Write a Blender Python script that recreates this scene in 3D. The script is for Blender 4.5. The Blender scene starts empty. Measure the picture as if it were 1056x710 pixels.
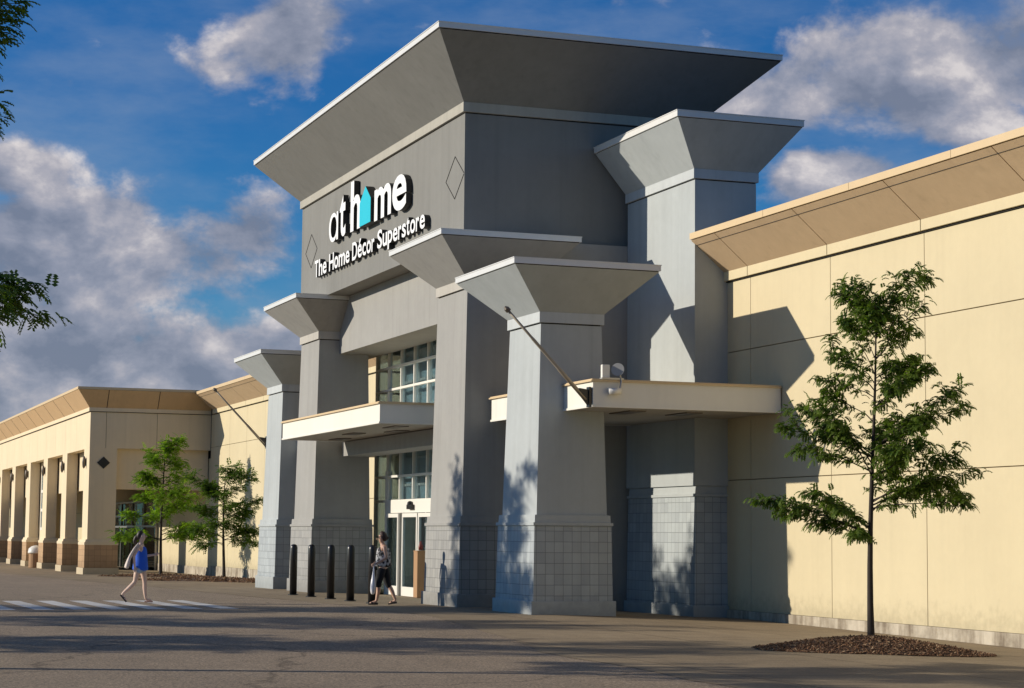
import bpy, bmesh, math, random
from mathutils import Vector, Matrix, noise as mnoise
R_ = math.radians
scene = bpy.context.scene
COL = scene.collection
random.seed(7)

# ------------------------------------------------------------------ camera
f_px, yaw, pit, rol, CAMH = 2097.0, R_(19.96), R_(5.38), R_(0.52), 1.75
F = Vector((-math.cos(yaw)*math.cos(pit), math.sin(yaw)*math.cos(pit), math.sin(pit)))
R0 = F.cross(Vector((0, 0, 1))).normalized(); U0 = R0.cross(F)
RR = R0*math.cos(rol)+U0*math.sin(rol); UU = -R0*math.sin(rol)+U0*math.cos(rol)
cam_data = bpy.data.cameras.new('camera'); cam = bpy.data.objects.new('camera', cam_data); COL.objects.link(cam)
M = Matrix((RR, UU, -F)).transposed().to_4x4(); M.translation = Vector((0, 0, CAMH)); cam.matrix_world = M
cam_data.sensor_width = 36; cam_data.lens = 36*f_px/1056; cam_data.clip_end = 6000; cam_data.clip_start = .1
scene.camera = cam

# ------------------------------------------------------------------ light
SUN = Vector((.362, 1.0, -.343)).normalized()          # travel direction of the light
ld = bpy.data.lights.new('sun', 'SUN'); lo = bpy.data.objects.new('sun', ld); COL.objects.link(lo)
ld.energy = 4.9; ld.angle = R_(.5); ld.color = (1.0, .90, .75)
lo.rotation_euler = SUN.to_track_quat('-Z', 'Y').to_euler(); lo.location = (-60, -60, 60)
vs = scene.view_settings
vs.view_transform = 'Standard'; vs.look = 'None'; vs.gamma = 1; vs.use_curve_mapping = False; vs.exposure = 0.0

# ------------------------------------------------------------------ node helpers
def nd(nt, t, **kw):
    n = nt.nodes.new(t)
    for k, v in kw.items():
        if k.startswith('i_'):
            n.inputs[int(k[2:])].default_value = v
        else: setattr(n, k, v)
    return n
def lk(nt, a, b): nt.links.new(a, b)
def math_(nt, op, a, b=None, c=None, clamp=False):
    n = nt.nodes.new('ShaderNodeMath'); n.operation = op; n.use_clamp = clamp
    for i, v in enumerate((a, b, c)):
        if v is None: continue
        if isinstance(v, (int, float)): n.inputs[i].default_value = v
        else: nt.links.new(v, n.inputs[i])
    return n.outputs[0]
def ramp(nt, fac, stops):
    n = nt.nodes.new('ShaderNodeValToRGB'); e = n.color_ramp.elements
    while len(e) > 1: e.remove(e[-1])
    e[0].position, e[0].color = stops[0][0], (*stops[0][1], 1) if len(stops[0][1]) == 3 else stops[0][1]
    for p, c in stops[1:]:
        x = e.new(p); x.color = (*c, 1)
    nt.links.new(fac, n.inputs[0]); return n.outputs[0]
def mixc(nt, fac, a, b, mode='MIX'):
    n = nt.nodes.new('ShaderNodeMix'); n.data_type = 'RGBA'; n.blend_type = mode
    for s, v in ((n.inputs[0], fac), (n.inputs[6], a), (n.inputs[7], b)):
        if isinstance(v, (int, float)): s.default_value = v
        elif isinstance(v, tuple): s.default_value = (*v, 1) if len(v) == 3 else v
        else: nt.links.new(v, s)
    return n.outputs[2]
def newmat(name):
    m = bpy.data.materials.new(name); m.use_nodes = True; nt = m.node_tree
    b = nt.nodes['Principled BSDF']; return m, nt, b
def objco(nt): return nt.nodes.new('ShaderNodeTexCoord').outputs['Object']
def geopos(nt): return nt.nodes.new('ShaderNodeNewGeometry').outputs['Position']
def uvco(nt): return nt.nodes.new('ShaderNodeTexCoord').outputs['UV']
def noise(nt, vec, scale, detail=4, rough=.55, sc=None):
    n = nt.nodes.new('ShaderNodeTexNoise'); n.inputs['Scale'].default_value = scale
    n.inputs['Detail'].default_value = detail; n.inputs['Roughness'].default_value = rough
    if sc:
        mp = nt.nodes.new('ShaderNodeMapping'); mp.inputs['Scale'].default_value = sc
        nt.links.new(vec, mp.inputs[0]); vec = mp.outputs[0]
    nt.links.new(vec, n.inputs['Vector']); return n.outputs['Fac']
def bump(nt, h, b, strength=.3, dist=.01):
    n = nt.nodes.new('ShaderNodeBump'); n.inputs['Strength'].default_value = strength; n.inputs['Distance'].default_value = dist
    nt.links.new(h, n.inputs['Height']); nt.links.new(n.outputs[0], b.inputs['Normal'])

def m_plain(name, c, rough=.6, metal=0, var=.08, vs_=3.0):
    m, nt, b = newmat(name); p = geopos(nt)
    n = noise(nt, p, vs_, 4)
    k = math_(nt, 'MULTIPLY_ADD', n, 2*var, 1-var)
    v = nd(nt, 'ShaderNodeVectorMath', operation='SCALE'); v.inputs[0].default_value = c; lk(nt, k, v.inputs['Scale'])
    lk(nt, v.outputs[0], b.inputs['Base Color']); b.inputs['Roughness'].default_value = rough; b.inputs['Metallic'].default_value = metal
    return m
def m_stucco(name, c, var=.13, streak=.10, tile=False, tw=.215, th=.24, groove=.95, c2=None):
    """painted trowelled stucco: fine sandy bump, soft blotches, faint rain streaks"""
    m, nt, b = newmat(name); p = geopos(nt)
    n1 = noise(nt, p, .55, 5, .6); n2 = noise(nt, p, 5.0, 4, .6); n3 = noise(nt, p, 55, 3, .7)
    st = noise(nt, p, 1.0, 4, .6, (2.6, 2.6, .12))
    k = math_(nt, 'MULTIPLY_ADD', n1, 2*var, 1-var)
    k2 = math_(nt, 'MULTIPLY_ADD', n2, var*.9, 1-var*.45)
    k3 = math_(nt, 'MULTIPLY_ADD', st, streak*2, 1-streak)
    k = math_(nt, 'MULTIPLY', math_(nt, 'MULTIPLY', k, k2), k3)
    s2 = noise(nt, p, 1.0, 3, .5, (4.5, 4.5, .13)); s3 = noise(nt, p, .4, 2, .5)
    rs = nd(nt, 'ShaderNodeMapRange'); lk(nt, math_(nt, 'MULTIPLY_ADD', s3, .35, s2), rs.inputs['Value']); rs.inputs['From Min'].default_value = .72; rs.inputs['From Max'].default_value = .95; rs.inputs['To Min'].default_value = 1.0; rs.inputs['To Max'].default_value = 1-streak*.9
    k = math_(nt, 'MULTIPLY', k, rs.outputs[0])
    sx_ = nd(nt, 'ShaderNodeSeparateXYZ'); lk(nt, p, sx_.inputs[0])       # splashed dirt just above the paving, ragged
    dz_ = math_(nt, 'ADD', sx_.outputs['Z'], math_(nt, 'MULTIPLY', n2, -1.1)); dr_ = nd(nt, 'ShaderNodeMapRange', interpolation_type='SMOOTHSTEP'); lk(nt, dz_, dr_.inputs['Value'])
    dr_.inputs['From Min'].default_value = -.75; dr_.inputs['From Max'].default_value = .1; dr_.inputs['To Min'].default_value = .72; dr_.inputs['To Max'].default_value = 1
    k = math_(nt, 'MULTIPLY', k, dr_.outputs[0])
    hgt = n3
    if tile:
        br = nt.nodes.new('ShaderNodeTexBrick'); br.offset = 0; br.squash = 1
        br.inputs['Scale'].default_value = 1; br.inputs['Brick Width'].default_value = tw; br.inputs['Row Height'].default_value = th
        br.inputs['Mortar Size'].default_value = .0055; br.inputs['Mortar Smooth'].default_value = .1
        br.inputs['Color1'].default_value = (.90, .90, .91, 1); br.inputs['Color2'].default_value = (1.07, 1.07, 1.06, 1); br.inputs['Mortar'].default_value = (groove*.5,)*3+(1,)
        lk(nt, uvco(nt), br.inputs['Vector'])
        cc = nd(nt, 'ShaderNodeVectorMath', operation='SCALE'); lk(nt, br.outputs['Color'], cc.inputs[0]); lk(nt, k, cc.inputs['Scale'])
        v = nd(nt, 'ShaderNodeVectorMath', operation='MULTIPLY'); lk(nt, cc.outputs[0], v.inputs[0]); v.inputs[1].default_value = c
        hgt = math_(nt, 'MULTIPLY_ADD', br.outputs['Fac'], -3.0, n3)
    else:
        v = nd(nt, 'ShaderNodeVectorMath', operation='SCALE'); v.inputs[0].default_value = c; lk(nt, k, v.inputs['Scale'])
    lk(nt, v.outputs[0], b.inputs['Base Color']); b.inputs['Roughness'].default_value = .85
    b.inputs['Specular IOR Level'].default_value = .25
    bump(nt, hgt, b, .35, .008)
    return m

MAT = {}
MAT['warm'] = m_stucco('stucco_warm_grey', (.312, .308, .292))
MAT['tower'] = m_stucco('stucco_tower_grey', (.212, .211, .198), var=.12)
MAT['pale'] = m_stucco('stucco_pale_grey', (.395, .425, .43))
MAT['warm_tile'] = m_stucco('tile_warm_grey', (.312, .312, .30), tile=True)
MAT['pale_tile'] = m_stucco('tile_pale_grey', (.37, .405, .42), tile=True)
MAT['warm_lt'] = m_stucco('stucco_light_band', (.43, .41, .37))
MAT['tower_lt'] = m_stucco('stucco_tower_band', (.38, .365, .32))
MAT['pale_lt'] = m_stucco('stucco_pale_band', (.46, .49, .50))
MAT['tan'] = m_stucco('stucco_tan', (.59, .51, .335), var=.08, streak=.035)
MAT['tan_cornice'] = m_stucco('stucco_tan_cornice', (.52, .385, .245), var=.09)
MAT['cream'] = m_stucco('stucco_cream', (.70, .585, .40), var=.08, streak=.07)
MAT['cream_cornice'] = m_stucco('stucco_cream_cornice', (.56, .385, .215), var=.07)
MAT['brown_tile'] = m_stucco('tile_brown', (.46, .305, .175), tile=True, tw=.3, th=.3)
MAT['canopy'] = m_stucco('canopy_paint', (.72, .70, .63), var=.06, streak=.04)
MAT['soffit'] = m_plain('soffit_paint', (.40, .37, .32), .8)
MAT['trimmetal'] = m_plain('coping_metal', (.66, .66, .64), .4, .0, .06)
MAT['tantrim'] = m_plain('tan_coping', (.60, .45, .26), .55, 0, .06)
MAT['joint'] = m_plain('panel_joint', (.27, .20, .125), .9)
MAT['tealpanel'] = m_plain('painted_pane_light', (.46, .60, .64), .4)  # blue-grey that stands in for the teal light in the panes
MAT['dark'] = m_plain('dark_reveal', (.02, .019, .018), .9)
MAT['black'] = m_plain('black_paint', (.012, .012, .013), .35)
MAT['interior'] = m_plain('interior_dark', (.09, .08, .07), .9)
MAT['white'] = m_plain('white_paint', (.74, .72, .66), .45, 0, .04)
MAT['signwhite'] = m_plain('sign_white', (.85, .85, .84), .4, 0, .02)
MAT['signside'] = m_plain('sign_side', (.01, .01, .011), .5)
MAT['teal'] = m_plain('sign_teal', (.015, .50, .62), .4, 0, .02)
MAT['bronze'] = m_plain('bronze_metal', (.13, .105, .08), .45, .3)
MAT['pole'] = m_plain('pole_metal', (.34, .29, .22), .5, .1)
MAT['steel'] = m_plain('steel', (.42, .41, .39), .4, .6)
MAT['lampgrey'] = m_plain('lamp_grey', (.34, .34, .33), .75)
MAT['cardboard'] = m_plain('display_board', (.36, .21, .105), .8)
MAT['red'] = m_plain('red_plastic', (.16, .02, .015), .5)
MAT['bark'] = m_plain('bark', (.040, .030, .023), .9, 0, .35, 14)
MAT['floor'] = m_plain('interior_floor', (.22, .2, .17), .6)
def m_glass(name='window_glass', k0=.03, tint=(.88, .94, .95, 1)):
    m, nt, b = newmat(name)
    nt.nodes.remove(b); out = nt.nodes['Material Output']
    tr = nd(nt, 'ShaderNodeBsdfTransparent'); tr.inputs[0].default_value = tint
    gl = nd(nt, 'ShaderNodeBsdfGlossy'); gl.inputs['Roughness'].default_value = .015; gl.inputs[0].default_value = (.9, .95, 1, 1)
    p = geopos(nt); nn = noise(nt, p, .9, 2)
    bp = nd(nt, 'ShaderNodeBump'); bp.inputs['Strength'].default_value = .06; bp.inputs['Distance'].default_value = .05; lk(nt, nn, bp.inputs['Height']); lk(nt, bp.outputs[0], gl.inputs['Normal'])
    fr = nd(nt, 'ShaderNodeFresnel'); fr.inputs[0].default_value = 1.5
    fac = math_(nt, 'MULTIPLY_ADD', fr.outputs[0], .8 if tint[0] > .6 else .35, k0, clamp=True)
    mx = nd(nt, 'ShaderNodeMixShader'); lk(nt, fac, mx.inputs[0]); lk(nt, tr.outputs[0], mx.inputs[1]); lk(nt, gl.outputs[0], mx.inputs[2])
    lk(nt, mx.outputs[0], out.inputs[0]); return m
MAT['glass'] = m_glass()
MAT['glass_dim'] = m_glass('shaded_glass', .02, (.35, .42, .40, 1))
def m_found():
    m, nt, b = newmat('stained_concrete'); p = geopos(nt)
    n1 = noise(nt, p, 1.6, 6, .65); n2 = noise(nt, p, 9, 4, .6); st = noise(nt, p, 1, 4, .6, (3, 3, .4))
    a = ramp(nt, n1, [(.40, (.17, .135, .095)), (.5, (.38, .33, .25)), (.6, (.55, .49, .39))])
    c = mixc(nt, .5, a, ramp(nt, st, [(.40, (.17, .125, .08)), (.56, (.54, .48, .38))]))
    c = mixc(nt, math_(nt, 'MULTIPLY', n2, .35), c, (.2, .18, .15))
    lk(nt, c, b.inputs['Base Color']); b.inputs['Roughness'].default_value = .9; bump(nt, n2, b, .4, .01); return m
MAT['found'] = m_found()
def m_ground():
    m, nt, b = newmat('asphalt'); p = geopos(nt)
    n1 = noise(nt, p, .12, 6, .62); n2 = noise(nt, p, 1.1, 5, .65); n3 = noise(nt, p, 26, 5, .85); n4 = noise(nt, p, .30, 5, .6, (.35, 1.6, 1))
    vo = nt.nodes.new('ShaderNodeTexVoronoi'); vo.inputs['Scale'].default_value = 40; lk(nt, p, vo.inputs['Vector'])
    a = ramp(nt, n1, [(.3, (.28, .222, .156)), (.7, (.385, .305, .22))])
    a = mixc(nt, .45, a, ramp(nt, n4, [(.3, (.235, .185, .132)), (.7, (.385, .305, .215))]))
    a = mixc(nt, .3, a, ramp(nt, n2, [(.3, (.17, .14, .105)), (.75, (.39, .31, .225))]))
    sp = ramp(nt, n3, [(.36, (.45, .45, .45)), (.52, (1, 1, 1)), (.68, (1.75, 1.7, 1.62))])
    a = mixc(nt, 1, a, sp, 'MULTIPLY')
    sp2 = ramp(nt, vo.outputs['Color'], [(.25, (.75, .75, .75)), (.5, (1, 1, 1)), (.8, (1.35, 1.33, 1.3))])
    a = mixc(nt, 1, a, sp2, 'MULTIPLY')
    # hairline cracks and tar seams
    vc = nt.nodes.new('ShaderNodeTexVoronoi'); vc.feature = 'DISTANCE_TO_EDGE'; vc.inputs['Scale'].default_value = .13
    wn = nt.nodes.new('ShaderNodeTexNoise'); wn.inputs['Scale'].default_value = .8; lk(nt, p, wn.inputs['Vector'])
    wv = nd(nt, 'ShaderNodeVectorMath', operation='MULTIPLY_ADD'); lk(nt, wn.outputs['Color'], wv.inputs[0]); wv.inputs[1].default_value = (1.6, 1.6, 0); lk(nt, p, wv.inputs[2]); lk(nt, wv.outputs[0], vc.inputs['Vector'])
    cr = ramp(nt, vc.outputs['Distance'], [(.0, (.6, .6, .6)), (.003, (.68, .68, .68)), (.007, (1, 1, 1))])
    a = mixc(nt, 1, a, cr, 'MULTIPLY')
    lk(nt, a, b.inputs['Base Color']); b.inputs['Roughness'].default_value = .92; b.inputs['Specular IOR Level'].default_value = .2
    bump(nt, n3, b, .6, .012); return m
MAT['asphalt'] = m_ground()
def m_conc():
    m, nt, b = newmat('apron_concrete'); p = geopos(nt)
    n1 = noise(nt, p, .25, 6, .65); n2 = noise(nt, p, 2.2, 5, .65); n3 = noise(nt, p, 30, 4, .8); n4 = noise(nt, p, .5, 5, .6, (.3, 1.5, 1))
    a = ramp(nt, n1, [(.3, (.30, .225, .132)), (.7, (.42, .32, .19))])
    a = mixc(nt, .5, a, ramp(nt, n4, [(.3, (.18, .14, .095)), (.7, (.34, .27, .175))]))
    a = mixc(nt, .3, a, ramp(nt, n2, [(.3, (.14, .11, .08)), (.7, (.36, .29, .20))]))
    a = mixc(nt, 1, a, ramp(nt, n3, [(.35, (.7, .7, .7)), (.55, (1, 1, 1)), (.72, (1.3, 1.28, 1.25))]), 'MULTIPLY')
    br = nt.nodes.new('ShaderNodeTexBrick'); br.offset = 0; br.inputs['Scale'].default_value = 1; br.inputs['Brick Width'].default_value = 3.05; br.inputs['Row Height'].default_value = 3.05
    br.inputs['Mortar Size'].default_value = .018; br.inputs['Color1'].default_value = (.93, .93, .93, 1); br.inputs['Color2'].default_value = (1.06, 1.06, 1.06, 1); br.inputs['Mortar'].default_value = (.45, .42, .38, 1)
    lk(nt, p, br.inputs['Vector']); a = mixc(nt, 1, a, br.outputs['Color'], 'MULTIPLY')
    lk(nt, a, b.inputs['Base Color']); b.inputs['Roughness'].default_value = .9; b.inputs['Specular IOR Level'].default_value = .25
    bump(nt, n3, b, .4, .006)
    # worn, ragged outer edge where the asphalt laps over the slab
    return m
MAT['concrete'] = m_conc()
def m_paint():
    m, nt, b = newmat('worn_road_paint'); p = geopos(nt)
    n1 = noise(nt, p, 1.1, 6, .7); n3 = noise(nt, p, 26, 5, .8)
    t = math_(nt, 'ADD', math_(nt, 'MULTIPLY', n1, .7), math_(nt, 'MULTIPLY', n3, .4))
    c = ramp(nt, t, [(.40, (.20, .17, .14)), (.50, (.54, .53, .50)), (.7, (.68, .67, .64))])
    lk(nt, c, b.inputs['Base Color']); b.inputs['Roughness'].default_value = .85; return m
MAT['paint'] = m_paint()
def m_mulch():
    m, nt, b = newmat('mulch'); p = geopos(nt)
    n1 = noise(nt, p, 14, 4, .7); oi = nt.nodes.new('ShaderNodeNewGeometry').outputs['Random Per Island']
    c = ramp(nt, oi, [(.0, (.07, .035, .018)), (.45, (.18, .088, .042)), (.8, (.28, .15, .075)), (1, (.5, .36, .22))])
    c = mixc(nt, math_(nt, 'MULTIPLY', n1, .5), c, (.05, .026, .015))
    lk(nt, c, b.inputs['Base Color']); b.inputs['Roughness'].default_value = .95; return m
MAT['mulch'] = m_mulch()
def m_leaf(name, c, c2, tr_=.40):
    m, nt, b = newmat(name); out = nt.nodes['Material Output']
    oi = nt.nodes.new('ShaderNodeNewGeometry').outputs['Random Per Island']
    p = geopos(nt); n1 = noise(nt, p, 1.6, 3)
    t = math_(nt, 'ADD', math_(nt, 'MULTIPLY', oi, .55), math_(nt, 'MULTIPLY', n1, .5))
    cc = ramp(nt, t, [(.25, c), (.8, c2)])
    lk(nt, cc, b.inputs['Base Color']); b.inputs['Roughness'].default_value = .55; b.inputs['Specular IOR Level'].default_value = .3
    tl = nd(nt, 'ShaderNodeBsdfTranslucent'); g = mixc(nt, 1, cc, (1.3, 1.5, .5), 'MULTIPLY'); lk(nt, g, tl.inputs[0])
    mx = nd(nt, 'ShaderNodeMixShader', i_0=tr_); lk(nt, b.outputs[0], mx.inputs[1]); lk(nt, tl.outputs[0], mx.inputs[2]); lk(nt, mx.outputs[0], out.inputs[0])
    return m
MAT['leaf'] = m_leaf('leaf_green', (.055, .108, .016), (.155, .215, .036))
MAT['leaf_bright'] = m_leaf('leaf_bright_green', (.11, .21, .016), (.25, .36, .045), .5)
MAT['leaf_mid'] = m_leaf('leaf_mid_green', (.05, .11, .014), (.13, .20, .03), .42)

# ------------------------------------------------------------------ mesh builder
class MB:
    def __init__(s): s.v = []; s.f = []; s.mi = []
    def face(s, pts, mi=0):
        i = len(s.v); s.v += [tuple(p) for p in pts]; s.f.append(tuple(range(i, i+len(pts)))); s.mi.append(mi)
    def hexa(s, p, mi=0):           # p: 4 bottom (ccw from above) + 4 top
        i = len(s.v); s.v += [tuple(q) for q in p]
        for f in ((3, 2, 1, 0), (4, 5, 6, 7), (0, 1, 5, 4), (1, 2, 6, 5), (2, 3, 7, 6), (3, 0, 4, 7)):
            s.f.append(tuple(i+k for k in f)); s.mi.append(mi)
        return s
    def box(s, x0, x1, y0, y1, z0, z1, mi=0):
        return s.hexa([(x0, y0, z0), (x1, y0, z0), (x1, y1, z0), (x0, y1, z0), (x0, y0, z1), (x1, y0, z1), (x1, y1, z1), (x0, y1, z1)], mi)
    def frus(s, a, z0, b, z1, mi=0):  # a,b rects (x0,x1,y0,y1)
        return s.hexa([(a[0], a[2], z0), (a[1], a[2], z0), (a[1], a[3], z0), (a[0], a[3], z0), (b[0], b[2], z1), (b[1], b[2], z1), (b[1], b[3], z1), (b[0], b[3], z1)], mi)
    def bar(s, p, q, w, h=None, mi=0, up=Vector((0, 0, 1))):
        p, q = Vector(p), Vector(q); d = (q-p).normalized(); h = h or w
        a = d.cross(up); a = a.normalized() if a.length > 1e-4 else Vector((1, 0, 0)); b = a.cross(d)
        a, b = a*w/2, b*h/2
        return s.hexa([p-a-b, p+a-b, p+a+b, p-a+b, q-a-b, q+a-b, q+a+b, q-a+b], mi)
    def tube(s, pts, rad, n=10, cap=True, mi=0):
        pts = [Vector(p) for p in pts]; rings = []; prev = None
        if isinstance(rad, (int, float)): rad = [rad]*len(pts)
        for k, p in enumerate(pts):
            d = (pts[min(k+1, len(pts)-1)]-pts[max(k-1, 0)]).normalized()
            if prev is None:
                a = d.cross(Vector((0, 0, 1)));  a = a if a.length > 1e-3 else d.cross(Vector((1, 0, 0)))
            else: a = prev-d*prev.dot(d)
            a.normalize(); prev = a; b = d.cross(a); i = len(s.v)
            for j in range(n):
                t = 2*math.pi*j/n; s.v.append(tuple(p+(a*math.cos(t)+b*math.sin(t))*rad[k]))
            rings.append(i)
        for r0, r1 in zip(rings, rings[1:]):
            for j in range(n):
                s.f.append((r0+j, r0+(j+1) % n, r1+(j+1) % n, r1+j)); s.mi.append(mi)
        if cap:
            s.f.append(tuple(rings[0]+j for j in range(n))[::-1]); s.mi.append(mi)
            s.f.append(tuple(rings[-1]+j for j in range(n))); s.mi.append(mi)
        return s
    def lathe(s, c, prof, n=20, mi=0):  # prof [(r,z)]
        return s.tube([(c[0], c[1], c[2]+z) for r, z in prof], [r for r, z in prof], n, True, mi)
    def build(s, name, mat, parent=None, smooth=False, bevel=0, off=None):
        me = bpy.data.meshes.new(name)
        o_ = Vector(off) if off else Vector((0, 0, 0))
        me.from_pydata([tuple(Vector(v)-o_) for v in s.v], [], s.f); me.update()
        mats = mat if isinstance(mat, (list, tuple)) else [mat]
        for m in mats: me.materials.append(m)
        for p, i in zip(me.polygons, s.mi): p.material_index = i; p.use_smooth = smooth
        bm = bmesh.new(); bm.from_mesh(me)
        if bevel:
            bmesh.ops.bevel(bm, geom=bm.edges[:], offset=bevel, segments=2, affect='EDGES', profile=.5, clamp_overlap=True)
        bmesh.ops.recalc_face_normals(bm, faces=bm.faces)
        uv = bm.loops.layers.uv.new('uv')
        for f in bm.faces:
            n = f.normal
            for l in f.loops:
                c = l.vert.co+o_
                if abs(n.z) > .8: l[uv].uv = (c.x, c.y)
                elif abs(n.x) > abs(n.y): l[uv].uv = (c.y+.03, c.z+.063)
                else: l[uv].uv = (c.x+.07, c.z+.063)
        bm.to_mesh(me); bm.free()
        o = bpy.data.objects.new(name, me); COL.objects.link(o)
        if parent is not None: o.parent = parent
        elif off: o.location = off
        return o
def tag(o, label=None, cat=None, group=None, kind=None):
    for k, v in (('label', label), ('category', cat), ('group', group), ('kind', kind)):
        if v: o[k] = v
    return o
def thing(name, label, cat, loc=(0, 0, 0), rz=0, group=None):
    o = bpy.data.objects.new(name, None); o.empty_display_size = .3; COL.objects.link(o); o.location = loc; o.rotation_euler = (0, 0, rz)
    return tag(o, label, cat, group)
def copy_tree(o, parent=None):
    c = o.copy(); COL.objects.link(c)
    if parent: c.parent = parent
    for ch in [x for x in bpy.data.objects if x.parent == o]: copy_tree(ch, c)
    return c

# ------------------------------------------------------------------ ground
def interp(x, t):
    if x <= t[0][0]: return t[0][1]
    for (a, va), (b, vb) in zip(t, t[1:]):
        if x <= b: return va+(vb-va)*(x-a)/(b-a)
    return t[-1][1]
GX = [(-106, -.42), (-95, -.33), (-69, -.12), (-42.5, 0), (-30, -.08)]
GY = [(-106, -.012), (-95, -.015), (-69, -.03)]
def g(x, y): return interp(x, GX)+max(0, min(y, 21.4)-16.5)*interp(x, GY)
def sheet(name, xs, ys, dz, mat, bottom=None):
    mb = MB(); n = len(xs)
    for y in ys:
        for x in xs: mb.v.append((x, y, g(x, y)+dz))
    for j in range(len(ys)-1):
        for i in range(n-1):
            mb.f.append((j*n+i, j*n+i+1, (j+1)*n+i+1, (j+1)*n+i)); mb.mi.append(0)
    return tag(mb.build(name, mat), kind='structure')
def fr(a, b, st):
    n = int(round((b-a)/st)); return [a+(b-a)*i/n for i in range(n+1)]
sheet('ground', [-2500, -400]+fr(-160, 20, 2.5)+[300, 2500], [-2500, -400]+fr(-60, 22, 1)+[60, 400, 2500], 0, MAT['asphalt'])
# concrete apron with an uneven edge towards the asphalt
def apron():
    mb = MB(); xs = fr(-160, 0, .8); rnd = random.Random(3); cols = []
    for x in xs:
        e = interp(x, [(-120, 11.4), (-84, 11.9), (-62, 12.9), (-50, 13.7), (-42, 13.5), (-36, 12.6), (-30, 11.6), (-24, 11.2), (0, 11.0)])+.25*mnoise.noise(Vector((x*.25, 0, 1)))+.12*mnoise.noise(Vector((x*1.1, 3, 1)))
        ys = [e]+[e+(16.5-e)*k/4 for k in (1, 2, 3, 4)]+[18, 20, 21.9]
        cols.append([(x, y, g(x, y)+.006) for y in ys])
    m = len(cols[0])
    for c in cols: mb.v += c
    for i in range(len(cols)-1):
        for j in range(m-1):
            mb.f.append((i*m+j, (i+1)*m+j, (i+1)*m+j+1, i*m+j+1)); mb.mi.append(0)
    return tag(mb.build('sidewalk', MAT['concrete']), kind='structure')
apron()
for k in range(9):                       # crosswalk bars
    y = 3.15+k*.86; x0 = -54.0-.05*k; x1 = -47.0-.05*k
    mb = MB(); xs = fr(x0, x1, .7)
    for yy in (y, y+.44):
        for x in xs: mb.v.append((x, yy, g(x, yy)+.005))
    n = len(xs)
    for i in range(n-1): mb.f.append((i, i+1, n+i+1, n+i)); mb.mi.append(0)
    tag(mb.build('crosswalk_marking', MAT['paint']), kind='structure')

# ------------------------------------------------------------------ entrance pavilion
ent = thing('entrance_building', 'grey stucco store entrance with flared sign tower, five columns and canopies', 'store', (-56.6, 18.5, 0))
EO = Vector((-56.6, 18.5, 0))
def part(mb, name, mat, parent=ent, off=EO, **kw):
    o = mb.build(name, mat, None, off=off, **kw); o.location = (0, 0, 0); o.parent = parent; return o
def exp(r, d): return (r[0]-d, r[1]+d, r[2]-d, r[3]+d)
def pylon(r, z0, zs, kind, over, base=(.30, 1.97, 2.05, 2.22), taper=True, left=None):
    """r = plinth rectangle; zs = top of shaft, top of band, underside of trim, top of trim; over = overhang of cap beyond the plinth"""
    mm, tt, ll = MAT[kind], MAT[kind+'_tile'], MAT[kind+'_lt']
    t1, t2 = (.17, .28) if taper else (.05, .06)
    sh = part(MB().frus(exp(r, -t1), base[3], exp(r, -t2), zs[0]), 'column', mm)
    part(MB().box(*r, z0-.35, base[0]), 'plinth', mm, sh, bevel=.012)
    part(MB().frus(exp(r, -.06), base[0], exp(r, -.09), base[1]), 'tiled_base', tt, sh)
    lb = MB(); lb.frus(exp(r, -.055), base[1]+.012, exp(r, -.055), base[2]); lb.frus(exp(r, -.10), base[2], exp(r, -.11), base[3]); lb.box(*exp(r, -.11), base[1], base[1]+.012)
    part(lb, 'ledge', mm, sh)
    bd = MB(); bd.box(*exp(r, -t2-.02), zs[0]+.0, zs[0]+.03, 1); bd.box(*exp(r, -t2+.05), zs[0]+.03, zs[1])
    part(bd, 'neck_band', [ll, MAT['dark']], sh)
    c = exp(r, over)
    if left is not None: c = (left, c[1], c[2], c[3])
    part(MB().frus(exp(r, -t2+.045), zs[1], exp(c, -.03), zs[2]), 'flared_capital', mm, sh)
    tr = MB(); tr.box(*exp(c, -.05), zs[2], zs[2]+.02, 1); tr.box(*c, zs[2]+.02, zs[3]); tr.box(*exp(c, .012), zs[3], zs[3]+.02)
    part(tr, 'coping', [MAT['trimmetal'], MAT['dark']], sh)
    return sh
Z14 = (6.53, 6.80, 7.72, 7.86); Z23 = (7.90, 8.17, 9.08, 9.22)
P1 = pylon((-69.87, -67.2, 15.96, 18.0), -.12, Z14, 'pale', .75)
P2 = pylon((-65.28, -62.40, 15.96, 18.13), -.08, Z23, 'warm', .77)
P3 = pylon((-50.69, -47.75, 15.96, 18.13), -.02, Z23, 'warm', .77)
P4 = pylon((-45.14, -42.53, 15.96, 18.0), 0, Z14, 'pale', .75)
P5 = pylon((-47.98, -43.79, 20.5, 22.25), -.15, (10.30, 10.56, 11.60, 11.76), 'pale', .80, base=(.14, 2.70, 2.78, 2.97), taper=False, left=-48.15)
tag(P4, 'pale grey flared column nearest the viewer'); tag(P5, 'tall pale grey rear column beside the tan wall')

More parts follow.
